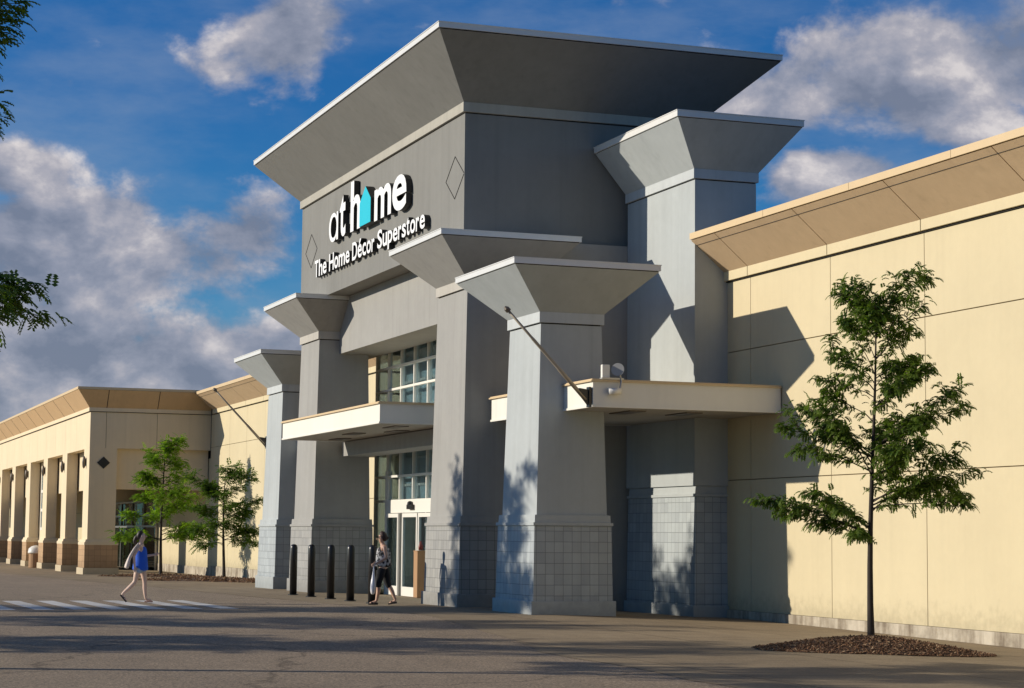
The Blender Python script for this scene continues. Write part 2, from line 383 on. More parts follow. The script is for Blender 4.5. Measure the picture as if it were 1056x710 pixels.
# sign tower
tw = part(MB().box(-65.05, -48.25, 16.2, 22.7, 9.22, 12.42), 'sign_tower', MAT['tower'])
T = (-65.05, -48.25, 16.2, 22.7)
mb = MB(); mb.box(*exp(T, -.02), 12.42, 12.455, 1); mb.box(*exp(T, .07), 12.455, 12.70); part(mb, 'neck_band', [MAT['tower_lt'], MAT['dark']], tw)
C = (-66.2, -46.1, 14.78, 24.1)
part(MB().frus(exp(T, .06), 12.70, exp(C, -.03), 13.99), 'flared_cornice', MAT['tower'], tw)
mb = MB(); mb.box(*exp(C, -.05), 13.99, 14.02, 1); mb.box(*C, 14.02, 14.15); mb.box(*exp(C, .015), 14.15, 14.17); part(mb, 'coping', [MAT['trimmetal'], MAT['dark']], tw)
for cx in (-63.75, -49.0):               # incised diamonds either side of the lettering
    mb = MB(); cz, hw, hh = 10.88, .74, .55
    pts = [(cx-hw, cz), (cx, cz+hh), (cx+hw, cz), (cx, cz-hh)]
    for (a, b), (c, d) in zip(pts, pts[1:]+pts[:1]):
        if max(a, c) > -48.27: 
            t = (-48.28-min(a, c))/(max(a, c)-min(a, c))
            if a < c: c, d = -48.28, b+(d-b)*t
            else: a, b = -48.28, d+(b-d)*t
        mb.bar((a, 16.195, b), (c, 16.195, d), .02, .012, up=Vector((0, 1, 0)))
    part(mb, 'diamond_inlay', MAT['dark'], tw)
# lintel, vestibule
part(MB().box(-64.2, -49.0, 16.9, 18.3, 7.47, 9.215), 'lintel_wall', MAT['warm'])
mb = MB(); mb.box(-63.9, -47.95, 18.3, 21.38, 7.66, 9.21); mb.box(-50.2, -47.95, 17.6, 21.39, -.4, 7.66)
part(mb, 'vestibule_wall', MAT['warm'])
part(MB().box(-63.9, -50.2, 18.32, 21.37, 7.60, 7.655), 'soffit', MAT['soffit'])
part(MB().box(-62.5, -50.0, 17.0, 17.9, 4.20, 4.64), 'transom_beam', MAT['warm'])
# curtain wall
YW = 18.5
gz = part(MB().box(-63.72, -50.2, YW-.0, YW+.012, -.3, 7.6), 'glazing', MAT['glass'])
gr = part(MB().box(-63.70, -63.688, YW+.03, 21.35, -.3, 7.6), 'glazing', MAT['glass'])
mb = MB(); W = .065
for x in [-63.72+1.385*k for k in range(10)]:
    if abs(x+60.95) < .3 or abs(x+59.57) < .3: mb.box(x-W/2, x+W/2, YW-.07, YW+.05, 2.85, 7.6)
    else: mb.box(x-W/2, x+W/2, YW-.07, YW+.05, -.35, 7.6)
mb.box(-62.45, -62.15, YW-.075, YW+.05, -.35, 3.75)
for z in (7.04, 6.33, 5.6, 3.57, 2.80): mb.box(-63.72, -50.2, YW-.078, YW+.052, z-.035, z+.035)
mb.box(-62.15, -56.0, YW-.085, YW+.05, 2.42, 2.80)
part(mb, 'mullions', MAT['white'])
mb = MB()
for y in (19.9, 21.3): mb.box(-63.73, -63.66, y-.03, y+.03, -.35, 7.6)
for z in (7.04, 6.33, 5.6, 3.57, 2.80): mb.box(-63.732, -63.655, YW+.06, 21.35, z-.03, z+.03)
part(mb, 'mullions', MAT['white'])
for x0, x1 in ((-62.1, -60.72), (-60.3, -58.75), (-58.65, -57.1)):   # sliding doors
    mb = MB(); y0, y1 = YW-.16, YW-.10
    mb.box(x0, x0+.09, y0, y1, -.12, 2.40); mb.box(x1-.09, x1, y0, y1, -.12, 2.40)
    mb.box(x0+.09, x1-.09, y0+.002, y1-.002, 2.28, 2.40); mb.box(x0+.09, x1-.09, y0+.002, y1-.002, -.12, .16)
    d = part(mb, 'sliding_door', MAT['white'])
    part(MB().box(x0+.09, x1-.09, y0+.025, y0+.037, .16, 2.28), 'pane', MAT['glass'], d)
part(MB().box(-60.55, -60.45, YW-.2, YW-.1, -.15, 2.42), 'door_post', MAT['steel'])
mb = MB(); mb.box(-59.75, -59.25, YW-.19, YW-.09, 2.52, 2.66); mb.lathe((-59.5, YW-.15, 2.66), [(.10, 0), (.09, .06), (.05, .1), (.01, .11)], 12)
part(mb, 'door_sensor', MAT['black'])
part(MB().box(-58.45, -57.75, YW-.175, YW-.165, .02, .13), 'door_notice', MAT['black'])
part(MB().box(-62.1, -50.3, 18.85, 18.92, 2.85, 7.58), 'added_teal_panel', MAT['tealpanel'])  # added panel close behind the glass, its colour paints the panes' teal light
mb = MB()
for x in fr(-62.05, -51, 1.9): mb.box(x-.04, x+.04, 18.79, 18.845, 2.85, 7.58)
for z in (3.3, 5.75, 6.55): mb.box(-62.05, -50.4, 18.795, 18.84, z-.04, z+.04)
part(mb, 'added_panel_bars', MAT['white'])  # white bars added along with the panel behind the glass
mb = MB(); mb.box(-63.6, -50.3, 18.6, 21.36, -.5, -.13); part(mb, 'floor', MAT['floor'])
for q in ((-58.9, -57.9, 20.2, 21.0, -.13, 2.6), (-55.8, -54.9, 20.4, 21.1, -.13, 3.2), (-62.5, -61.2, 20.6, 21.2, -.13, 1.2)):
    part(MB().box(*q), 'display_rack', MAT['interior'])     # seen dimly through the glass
# canopies
def canopy(x0, x1, y0, y1, z0, z1, lights):
    mb = MB(); mb.box(x0, x1, y0, y1, z0+.03, z1)
    mb.box(x0-.02, x1+.02, y0-.025, y0+.06, z0, z0+.05); mb.box(x1-.06, x1+.022, y0+.06, y1, z0, z0+.05); mb.box(x0-.022, x0+.06, y0+.06, y1, z0, z0+.05)
    c = part(mb, 'canopy', MAT['canopy'])
    mb = MB(); mb.box(x0-.05, x1+.05, y0-.06, y1, z1, z1+.035); mb.box(x0-.03, x1+.03, y0-.03, y1, z1+.035, z1+.06)
    part(mb, 'canopy_edging', MAT['tantrim'], c)
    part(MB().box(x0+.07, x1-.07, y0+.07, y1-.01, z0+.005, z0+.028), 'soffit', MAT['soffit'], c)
    for lx, ly in lights:
        part(MB().box(lx-.6, lx+.6, ly-.2, ly+.2, z0-.02, z0+.004), 'recessed_light', MAT['bronze'], c)
    return c
canopy(-62.25, -51.45, 15.0, 18.4, 4.66, 5.18, [(-60.6, 16.4), (-57.2, 15.9), (-55.2, 16.6), (-53.0, 15.9)])
canopy(-47.7, -41.05, 16.8, 21.385, 4.56, 5.12, [(-42.4, 18.2), (-42.4, 19.6)])
canopy(-72.05, -65.0, 16.8, 21.385, 4.56, 5.12, [(-70.7, 18.2)])

# ------------------------------------------------------------------ tan retail building
ret = thing('retail_building', 'long tan stucco retail building with flared cornice on both sides of the grey entrance', 'store', (-56, 30, 0))
RO = Vector((-56, 30, 0))
YM = 21.42
jx = [-42.62+3.83*k for k in range(-17, 12)]
def panel_wall(x0, x1, y, zj, joints, dep=.06, gap=.022, rev=1):
    """tilt-up panels: real boxes with open joints between them"""
    mb = MB(); xs = [x0]+[j for j in joints if x0+.1 < j < x1-.1]+[x1]
    for a, b in zip(xs, xs[1:]):
        for c, d in zip(zj, zj[1:]):
            mb.box(a+(gap/2 if a != x0 else 0), b-(gap/2 if b != x1 else 0), y, y+dep, c+gap/2, d-gap/2)
    return mb
def rpart(mb, name, mat, parent=ret, **kw): return part(mb, name, mat, parent, RO, **kw)
for x0, x1 in ((-104.6, -43.9), (-43.9, -2.0)):
    w = rpart(panel_wall(x0, x1, YM, [.05, 3.10, 6.15, 7.84], jx), 'wall', MAT['tan'])
    rpart(MB().box(x0, x1, YM+.045, YM+.5, -.6, 8.6), 'joint_backing', MAT['joint'], w)
    rpart(MB().box(x0, x1, YM-.045, YM+.04, -.7, .055), 'foundation', MAT['found'], w)
def cornice(x0, x1, jj, mitre_left=False):
    xs = [x0]+[j for j in jj if x0+.3 < j < x1-.3]+[x1]; gp = .03
    band = MB(); fl = MB(); cp = MB()
    for a, b in zip(xs, xs[1:]):
        a_, b_ = a+(gp/2 if a != x0 else 0), b-(gp/2 if b != x1 else 0)
        band.box(a_, b_, YM-.10, YM+.1, 7.87, 8.09)
        p = [(a_, YM-.09, 8.09), (b_, YM-.09, 8.09), (b_, YM+.1, 8.09), (a_, YM+.1, 8.09), (a_, 20.47, 8.82), (b_, 20.47, 8.82), (b_, YM+.1, 8.82), (a_, YM+.1, 8.82)]
        fl.hexa(p)
    fl.box(x0, x1, 20.60, YM+.12, 8.70, 8.83, 1)
    k = x0
    while k < x1-.2:
        e = min(k+3.83, x1); cp.box(k+.006, e-.006, 20.43, YM+.3, 8.835, 8.985); k = e
    back = MB().hexa([(x0, YM-.04, 7.84), (x1, YM-.04, 7.84), (x1, YM+.12, 7.84), (x0, YM+.12, 7.84), (x0, YM-.04, 8.09), (x1, YM-.04, 8.09), (x1, YM+.12, 8.09), (x0, YM+.12, 8.09)])
    back.hexa([(x0, YM-.02, 8.09), (x1, YM-.02, 8.09), (x1, YM+.12, 8.09), (x0, YM+.12, 8.09), (x0, 20.54, 8.80), (x1, 20.54, 8.80), (x1, YM+.12, 8.80), (x0, YM+.12, 8.80)])
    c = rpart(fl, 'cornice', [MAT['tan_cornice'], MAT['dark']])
    rpart(band, 'cornice_band', MAT['tan'], c); rpart(cp, 'coping', MAT['tantrim'], c); rpart(back, 'joint_backing', MAT['dark'], c)
cornice(-104.0, -64.3, [j+.05 for j in jx]); cornice(-43.88, -2.0, [j+.03 for j in jx])
rpart(MB().box(-104.6, -2, YM+.5, 75, 8.4, 8.6), 'roof', MAT['interior'])
rpart(MB().box(-2.3, -2, YM+.5, 75, -.5, 8.4), 'wall', MAT['tan'])

# ------------------------------------------------------------------ arcade wing on the left
arc = thing('arcade_building', 'cream arcade wing with brown tiled column bases, left of the entrance', 'store', (-120, 18, -.4))
AO = Vector((-120, 18, -.4))
def apart(mb, name, mat, parent=arc, **kw): return part(mb, name, mat, parent, AO, **kw)
AX, AY, XL = -104.7, 15.2, -200.0
cols = [AX-.95-8.28*k for k in range(11)]
mb = MB(); xs = [XL]+[c for c in sorted(cols) if c < AX-2]+[c+4.14 for c in sorted(cols) if c < AX-2]; xs = sorted(xs)+[AX]
for a, b in zip(xs, xs[1:]): mb.box(a+.011, b-(.011 if b < AX else 0), AY, AY+.5, 6.0, 7.84)
for a, b in ((AY+.5, 16.0), (16.022, 18.6), (18.622, YM-.004)): mb.box(AX-.5, AX, a, b, 6.0, 7.84)
w = apart(mb, 'wall', MAT['cream'])
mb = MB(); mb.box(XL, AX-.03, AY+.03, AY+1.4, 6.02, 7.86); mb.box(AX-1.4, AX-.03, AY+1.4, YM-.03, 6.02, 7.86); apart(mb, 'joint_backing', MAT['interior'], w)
mb = MB(); mb.box(XL, AX-1.5, AY+.66, AY+1.0, 3.95, 6.01); mb.box(-130.0, -122.6, AY+.64, AY+.98, -.6, 6.005); mb.box(AX-1.0, AX-.35, AY+1.4, YM-.05, 3.93, 6.01)
apart(mb, 'inner_header', MAT['cream'])
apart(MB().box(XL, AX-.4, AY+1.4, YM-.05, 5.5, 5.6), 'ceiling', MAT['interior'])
# cornice: front + right return
E_ = .78
bd = MB(); bd.box(XL, AX+.09, AY-.09, AY+.5, 7.87, 8.06); bd.box(AX-.5, AX+.09, AY+.5, YM-.03, 7.87, 8.06)
fl = MB().frus((XL, AX+.08, AY-.08, YM-.03), 8.06, (XL, AX+E_-.03, AY-E_+.03, YM-.04), 8.93)
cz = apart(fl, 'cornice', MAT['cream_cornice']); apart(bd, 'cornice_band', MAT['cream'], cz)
apart(MB().box(XL, AX+E_, AY-E_, YM-.05, 8.94, 9.07), 'coping', MAT['tantrim'], cz)
mb = MB()
for a in xs[1:-1]: mb.bar((a, AY-.085, 8.06), (a, AY-E_+.026, 8.93), .03, .012)
for y in (16.0, 18.6): mb.bar((AX+.085, y, 8.06), (AX+E_-.026, y, 8.93), .03, .012)
mb.box(XL, AX+.06, AY-.06, AY+.3, 7.845, 7.87); mb.box(AX-.3, AX+.06, AY+.3, YM-.05, 7.845, 7.87)
apart(mb, 'cornice_joint', MAT['dark'], cz)
for i, c in enumerate(cols):
    r = (c-.95, c+.95, AY, AY+(1.4 if i == 0 else .58)); z0 = g(c, AY)
    sh = apart(MB().frus(exp(r, .0), 1.36, exp(r, -.002), 6.0), 'column', MAT['cream'])
    apart(MB().box(*exp(r, .20), z0-.3, z0+.34), 'plinth', MAT['cream'], sh, bevel=.01)
    apart(MB().box(*exp(r, .14), z0+.34, 1.08), 'tiled_base', MAT['brown_tile'], sh)
    mb = MB(); mb.frus(exp(r, .16), 1.08, exp(r, .16), 1.22); mb.frus(exp(r, .12), 1.22, exp(r, .08), 1.36); apart(mb, 'ledge', MAT['cream'], sh)
    if i: 
        pass
    s = thing('wall_sconce', 'small dark oval wall lamp high on an arcade column front', 'wall lamp', (c-.1, AY, 5.3), 0, 'lamps along the arcade columns')
    mb = MB(); mb.lathe((0, -.12, -.32), [(.02, 0), (.07, .08), (.10, .32), (.07, .56), (.02, .64)], 14); mb.v = [(x, min(y, 0), z) for x, y, z in mb.v]; mb.build('lamp_shade', MAT['bronze'], s, smooth=True)
    MB().box(-.07, .07, -.03, .0, -.2, .2).build('back_plate', MAT['black'], s)
mb = MB(); cy, cz_ = 15.92, 5.26
mb.hexa([(AX-.01, cy-.33, cz_), (AX+.03, cy-.33, cz_), (AX+.03, cy, cz_-.31), (AX-.01, cy, cz_-.31), (AX-.01, cy, cz_+.31), (AX+.03, cy, cz_+.31), (AX+.03, cy+.33, cz_), (AX-.01, cy+.33, cz_)])
apart(mb, 'diamond_inlay', MAT['black'])
# back wall of the arcade, storefront and window
mb = panel_wall(XL, -104.6, YM, [-.05, 3.1, 5.6], [j-3.83*16 for j in jx], .06)
bw = apart(mb, 'back_wall', MAT['tan']); apart(MB().box(XL, -104.6, YM+.05, YM+.4, -.6, 8.5), 'joint_backing', MAT['dark'], bw)
apart(MB().box(-118.9, -104.6, YM-.05, YM+.04, -.8, -.04), 'foundation', MAT['found'], bw)
sf = MB()
for x in fr(-136, -119.4, 4.15): sf.box(x-.05, x+.05, YM-.16, YM-.03, -.6, 3.6)
for z in (2.1, 2.75, 3.6): sf.box(-136, -119.4, YM-.165, YM-.025, z-.06, z+.06)
s = apart(sf, 'storefront_frame', MAT['steel']); apart(MB().box(-136, -119.4, YM-.1, YM-.09, -.6, 3.6), 'pane', MAT['glass_dim'], s)
for x in (-131.2, -128.2, -122.6): apart(MB().box(x-.25, x+.25, YM-.08, YM-.075, -.5, 2.0), 'blind', MAT['white'], s)
wx = -128.6
mb = MB()
for x in (wx, wx+1.55, wx+3.1): mb.box(x-.09, x+.09, AY+.58, AY+.67, 1.9, 5.3)
for z in (1.9, 3.05, 4.2, 5.3): mb.box(wx, wx+3.1, AY+.575, AY+.672, z-.09, z+.09)
wf = apart(mb, 'window_frame', MAT['white']); apart(MB().box(wx, wx+3.1, AY+.615, AY+.63, 1.9, 5.3), 'pane', MAT['glass'], wf)
apart(MB().box(XL, -130, 22.5, 60, 8.3, 8.5), 'roof', MAT['interior'])
apart(MB().box(XL, AX-.5, AY+.5, 60, 8.2, 8.35), 'roof', MAT['interior'])

# ------------------------------------------------------------------ sign
sign = thing('store_sign', 'white raised store name letters with teal house shape and tagline on the grey tower', 'sign', (-56.6, 16.2, 10.8))
def glyph(ch, x0, x1, z0, z1, depth, mat, bold=0.0):
    cu = bpy.data.curves.new('letter', 'FONT'); cu.body = ch; cu.size = 1; cu.offset = bold; cu.resolution_u = 5
    o = bpy.data.objects.new('letter', cu); COL.objects.link(o)
    dg = bpy.context.evaluated_depsgraph_get(); me = bpy.data.meshes.new_from_object(o.evaluated_get(dg))
    bpy.data.objects.remove(o); bpy.data.curves.remove(cu)
    bm = bmesh.new(); bm.from_mesh(me); bmesh.ops.remove_doubles(bm, verts=bm.verts, dist=1e-5)
    xs = [v.co.x for v in bm.verts]; ys = [v.co.y for v in bm.verts]
    ax, bx, ay, by = min(xs), max(xs), min(ys), max(ys)
    for v in bm.verts:
        v.co = Vector((x0+(v.co.x-ax)/(bx-ax)*(x1-x0), 0, z0+(v.co.y-ay)/(by-ay)*(z1-z0)))
    base = list(bm.faces)
    r = bmesh.ops.extrude_face_region(bm, geom=base)
    vs_ = [e for e in r['geom'] if isinstance(e, bmesh.types.BMVert)]
    for v in vs_: v.co.y -= depth
    bmesh.ops.recalc_face_normals(bm, faces=bm.faces)
    for f_ in bm.faces: f_.material_index = 0 if all(v.co.y < -depth+1e-4 for v in f_.verts) else 1
    me2 = bpy.data.meshes.new('letter'); bm.to_mesh(me2); bm.free(); bpy.data.meshes.remove(me)
    for p in me2.polygons: p.use_smooth = False
    me2.materials.append(mat); me2.materials.append(MAT['signside'])
    o = bpy.data.objects.new('letter', me2); COL.objects.link(o); o.parent = sign; o.location = (0, -.02, 0)
    return o
SX, SZ = -56.6, 10.8
for ch, a, b, z0, z1 in (('ɑ', -60.85, -59.78, 10.72, 11.62), ('t', -59.60, -58.93, 10.74, 12.02), ('h', -58.36, -57.28, 10.74, 12.26), ('m', -55.80, -54.12, 10.70, 11.62), ('e', -54.00, -52.66, 10.66, 11.66)):
    glyph(ch, a-SX, b-SX, z0-SZ, z1-SZ, .17, MAT['signwhite'], .0 if ch == 'ɑ' else .022)
mb = MB(); x0, x1, xm = -57.08-SX, -55.92-SX, -56.48-SX; zb, zs_, za = 10.72-SZ, 11.42-SZ, 11.84-SZ
p = [(x0, zb), (x1, zb), (x1, zs_), (xm, za), (x0, zs_)]
mb.face([(x, -.27, z) for x, z in p], 0); mb.face([(x, -.02, z) for x, z in reversed(p)], 1)
for (a, b), (c, d) in zip(p, p[1:]+p[:1]): mb.face([(a, -.27, b), (a, -.02, b), (c, -.02, d), (c, -.27, d)], 1)
mb.build('house_emblem', [MAT['teal'], MAT['signside']], sign)
text = 'The Home Décor Superstore'
adv = {'T': .62, 'h': .60, 'e': .60, 'H': .74, 'o': .62, 'm': .94, 'D': .72, 'é': .60, 'c': .54, 'r': .42, 'S': .64, 'u': .60, 'p': .62, 's': .52, 't': .40, ' ': .30}
tot = sum(adv[c] for c in text); sc = (-50.98+62.66)/tot; x = -62.66
for ch in text:
    wd = adv[ch]*sc
    if ch != ' ':
        base, top = 9.86, 10.24
        if ch in 'THDSh': top = 10.40
        if ch == 'é': top = 10.42
        if ch == 't': top = 10.36
        if ch == 'p': base = 9.72
        glyph(ch, x+.03-SX, x+wd-.03-SX, base-SZ, top-SZ, .15, MAT['signwhite'], .018)
    x += wd

# ------------------------------------------------------------------ bollards, flagpoles, floodlight, bins
bol = []
labs = ['black bollard farthest left in the row outside the entrance, before the warm grey column', 'second black bollard from the left outside the entrance', 'middle black bollard of the row outside the entrance', 'black bollard standing left of the woman with sunglasses', 'black bollard half hidden behind the woman with sunglasses']
for k, x in enumerate((-59.5, -57.37, -55.2, -53.15, -51.05)):
    if k == 0:
        b = thing('bollard', labs[0], 'bollard', (0, 0, 0), 0, 'black bollards outside the entrance')
        MB().lathe((0, 0, -.1), [(.106, 0), (.106, 1.50), (.10, 1.55), (.078, 1.585), (.045, 1.608), (.01, 1.613)], 20).build('post', MAT['black'], b, smooth=True)
        MB().lathe((0, 0, 0), [(.16, -.02), (.16, .03), (.13, .035)], 20).build('base_ring', MAT['black'], b)
    else: b = copy_tree(bol[0]); b['label'] = labs[k]
    b.location = (x, 14.75, g(x, 14.75)); bol.append(b)
def flagpole(loc, label):
    t = thing('flagpole', label, 'flagpole', loc, 0, 'angled flagpoles on the side canopies')
    d = Vector((0, -1.86, 1.92)); tip = d
    p = [d*k for k in (0, .33, .36, .66, .69, 1)]
    MB().tube(p, [.046, .044, .036, .036, .030, .028], 10).build('pole', MAT['pole'], t, smooth=True)
    MB().tube([d*.97+Vector((0, 0, 0)), d*1.0, d*1.02], [.06, .06, .02], 10).build('truck', MAT['bronze'], t)
    mb = MB(); mb.hexa([(-.04, -.20, .17), (.04, -.20, .17), (.04, .05, -.12), (-.04, .05, -.12), (-.04, -.16, .25), (.04, -.16, .25), (.04, .07, .22), (-.04, .07, .22)]); mb.box(-.08, .08, .05, .10, -.16, .28)
    mb.build('bracket', MAT['black'], t)
    return t
flagpole((-41.15, 16.67, 4.72), 'bare angled flagpole on the canopy corner beside the nearest pale column')
flagpole((-71.95, 16.67, 4.95), 'bare angled flagpole left of the leftmost pale column, against the tan wall')
fl = thing('floodlight', 'white floodlight cluster clamped to the canopy edge beside the flagpole', 'floodlight', (-41.05, 17.35, 5.14))
MB().box(-.10, .0, -.33, -.15, .05, .36).build('lamp_head', MAT['white'], fl, bevel=.01)
mb = MB(); mb.tube([(-.02, .06, .23), (.03, .03, .245), (.08, .0, .255)], [.05, .12, .145], 18); mb.build('reflector', MAT['lampgrey'], fl, smooth=False)
mb = MB(); mb.tube([(.10, -.22, -.24), (.10, .06, -.22)], [.07, .07], 14); mb.build('spot_lamp', MAT['white'], fl, smooth=True)
mb = MB(); mb.tube([(.04, .04, .24), (.06, .10, .0), (.1, .04, -.2)], .022, 8); mb.box(-.08, .06, -.36, .16, .03, .07); mb.build('bracket', MAT['steel'], fl)
bx = thing('display_stand', 'tall tan cardboard stand with a red bottle on top, beside the entrance doors', 'display stand', (-57.75, 18.15, g(-57.75, 18.15)))
MB().box(-.19, .19, -.15, .15, .02, 1.36).build('carton', MAT['cardboard'], bx, bevel=.012)
MB().box(-.20, .20, -.16, .16, 1.36, 1.40).build('lid', MAT['cardboard'], bx, bevel=.01)
MB().lathe((.02, 0, 1.42), [(.07, 0), (.075, .12), (.04, .18), (.03, .25), (.02, .26)], 12).build('bottle', MAT['red'], bx, smooth=True)
lb = thing('litter_bin', 'tan litter bin with a white domed lid between the arcade columns', 'litter bin', (-124.0, 15.0, g(-124, 15)))
MB().lathe((0, 0, 0), [(.38, 0), (.40, .05), (.40, .82), (.42, .86)], 18).build('bin_body', MAT['cardboard'], lb, smooth=False)
MB().lathe((0, 0, .86), [(.45, 0), (.46, .06), (.42, .28), (.25, .42), (.04, .47)], 18).build('lid', MAT['white'], lb, smooth=True)

# ------------------------------------------------------------------ trees
Rg = Vector((RR.x, RR.y, 0)).normalized(); Dg = Vector((F.x, F.y, 0)).normalized()
def frond(mb, p, d, L, rnd, n=6, w=.35):
    """pinnate leaf: drooping rachis with paired leaflets"""
    d = d.normalized(); side = d.cross(Vector((0, 0, 1)))
    side = side.normalized() if side.length > .05 else Vector((1, 0, 0))
    side = (side+Vector((0, 0, rnd.uniform(-.5, .5)))).normalized()
    pts = []; q = p.copy(); dd = d.copy()
    for k in range(n+1):
        pts.append(q.copy()); q += dd*L/n; dd = (dd+Vector((0, 0, -.20))).normalized()
    base = len(mb.v); lw = L*.125
    for k in range(1, n+1):
        t = (pts[k]-pts[k-1]).normalized()
        ll = L*w*1.15*(1-.5*abs(k/n-.4))
        for s in (-1, 1):
            a = pts[k]; dr = (side*s+t*.55+Vector((0, 0, -.35+rnd.uniform(-.2, .2)))).normalized()
            b = a+dr*ll; mdl = a+dr*ll*.5
            i = len(mb.v); mb.v += [tuple(a), tuple(mdl+t*lw), tuple(b), tuple(mdl-t*lw)]; mb.f.append((i, i+1, i+2, i+3)); mb.mi.append(0)
def tree(label, cat_group, base, H, branches, nf, leaf, seed, trunk_r, fl, z_first=.3, extra=14, spread=.33, nleaf=6, lean=(0, 0), taper_top=.12, gap_sub=5):
    """branches: (start height fraction, side offset m, depth offset m, tip height fraction)"""
    rnd = random.Random(seed)
    t = thing('tree', label, 'tree', base, 0, cat_group)
    tb = MB(); nseg = 9; tp = []
    for k in range(nseg+1):
        f_ = k/nseg
        tp.append(Vector((lean[0]*f_+.05*math.sin(3.1*f_+seed), lean[1]*f_+.05*math.sin(4.3*f_+seed*2), H*f_*.97)))
    def at(f_):
        f_ = max(0, min(1, f_))*nseg; i = min(int(f_), nseg-1); return tp[i].lerp(tp[i+1], f_-i)
    tb.tube([tp[0]+Vector((0, 0, -.25))]+tp, [trunk_r*1.35]+[trunk_r*(1.12 if k == 0 else 1-.86*k/nseg) for k in range(nseg+1)], 9)
    br = list(branches)
    for k in range(extra):
        a = rnd.uniform(0, 2*math.pi); fs = rnd.uniform(z_first, .9); ln = H*spread*(1.0-.62*(fs-z_first)/(1-z_first))*rnd.uniform(.6, 1.05)
        br.append((fs, ln*math.cos(a), ln*math.sin(a), fs+rnd.uniform(.03, .12)))
    twigs = []
    bm_ = MB()
    for fs, sx, dy, ft in br:
        p0 = at(fs); tip = at(ft).copy(); tip = Vector((p0.x, p0.y, H*ft))+Rg*sx+Dg*dy
        c = p0.lerp(tip, .5)+Vector((0, 0, H*.028)); pts = []
        for k in range(7):
            u = k/6; q = p0*(1-u)**2+c*2*u*(1-u)+tip*u*u
            q += Vector((rnd.uniform(-1, 1), rnd.uniform(-1, 1), rnd.uniform(-1, 1)))*.02*H*.3*(u > 0); pts.append(q)
        ln = (tip-p0).length; r0 = trunk_r*(.16+.10*ln/(H*.33))*(1.25-.6*fs)
        bm_.tube(pts, [max(.006, r0*(1-.8*k/6)) for k in range(7)], 6)
        twigs.append((pts, ln))
        for j in range(gap_sub):
            u = rnd.uniform(.25, .95); i = min(int(u*6), 5); q = pts[i].lerp(pts[i+1], u*6-i)
            dr = ((tip-p0).normalized()+Vector((rnd.uniform(-1, 1), rnd.uniform(-1, 1), rnd.uniform(-.25, .45)))*.9).normalized()
            l2 = ln*rnd.uniform(.18, .42)*(1.15-u*.5); tw_ = [q, q+dr*l2*.5+Vector((0, 0, .02)), q+dr*l2+Vector((0, 0, -.04*l2))]
            bm_.tube(tw_, [max(.005, r0*.35), .006, .004], 5); twigs.append((tw_, l2))
    trunk = tb.build('trunk', MAT['bark'], t, smooth=True); bm_.build('branches', MAT['bark'], trunk, smooth=True)
    lv = MB(); wts = [l for _, l in twigs]; tot = sum(wts)
    for pts, l in twigs:
        n = max(3, int(nf*l/tot))
        for k in range(n):
            u = 1-rnd.random()**1.25*.85; m = len(pts)-1; i = min(int(u*m), m-1); q = pts[i].lerp(pts[i+1], u*m-i)
            dr = (pts[i+1]-pts[i]).normalized()*.55+Vector((rnd.gauss(0, .75), rnd.gauss(0, .75), rnd.gauss(.02, .35)))
            frond(lv, q+Vector((rnd.gauss(0, .09), rnd.gauss(0, .09), rnd.gauss(0, .06)))*fl*4, dr, fl*rnd.uniform(.7, 1.25), rnd, nleaf)
    for k in range(int(nf*.03)):
        q = at(1)+Vector((rnd.gauss(0, .12), rnd.gauss(0, .12), rnd.uniform(-.5, .08))); frond(lv, q, Vector((rnd.gauss(0, 1), rnd.gauss(0, 1), rnd.uniform(0, .6))), fl, rnd, nleaf)
    lv.build('crown', leaf, t)
    return t
# main tree: tiers read from its silhouette (px offsets from trunk, px height)
S = 34.3/2097; H1 = 5.85
def hp(y): return (657-y)*S/H1+.012
main = []
for sy, dx, ty, dz in ((322, 58, 290, .15), (318, 34, 288, -.3), (330, -40, 303, .2), (322, -24, 296, -.2), (352, 44, 322, -.35), (350, 46, 344, .3), (352, -22, 330, .4), (378, -46, 356, .2), (372, 50, 372, .5), (385, -50, 376, -.4), (392, -55, 394, .3), (402, 58, 384, -.3), (405, 42, 396, .5), (418, -50, 410, .4), (446, 104, 424, .15), (448, 78, 412, -.5), (440, 58, 432, .6), (455, -100, 446, -.1), (452, -78, 420, .35), (462, -62, 430, -.6), (470, -82, 462, .5), (480, 52, 462, -.7), (500, 121, 486, .1), (505, 112, 510, .45), (508, 100, 522, -.3), (502, 84, 476, -.6), (512, 66, 500, .7), (498, 46, 478, .9), (535, -122, 516, .1), (536, -92, 528, .45), (530, -70, 512, -.5), (540, -60, 540, .3), (530, -34, 520, .8), (545, -24, 552, -.4)):
    main.append((hp(sy+14), dx*S*.93, dz*1.5, hp(ty)))
MC = (-29.76, 17.21)
tree('young slender tree in the mulch mound before the right tan wall', 'young honey locust trees', (MC[0], MC[1], g(*MC)+.14), H1, main, 5800, MAT['leaf'], 5, .058, .150, .42, 14, .24, 7)
tree('bright green layered tree in front of the arcade opening', 'young honey locust trees', (-97.0, 17.6, g(-97, 17.6)), 6.6, [(.28+.06*k, (1.9-.17*k)*(1 if k % 2 else -1), .5*math.sin(k*2.1), .30+.068*k) for k in range(10)]+[(.27, 2.4, .3, .30), (.27, -2.1, .3, .27), (.31, 2.2, -.5, .36)], 3000, MAT['leaf_bright'], 11, .085, .30, .26, 16, .28, 4)
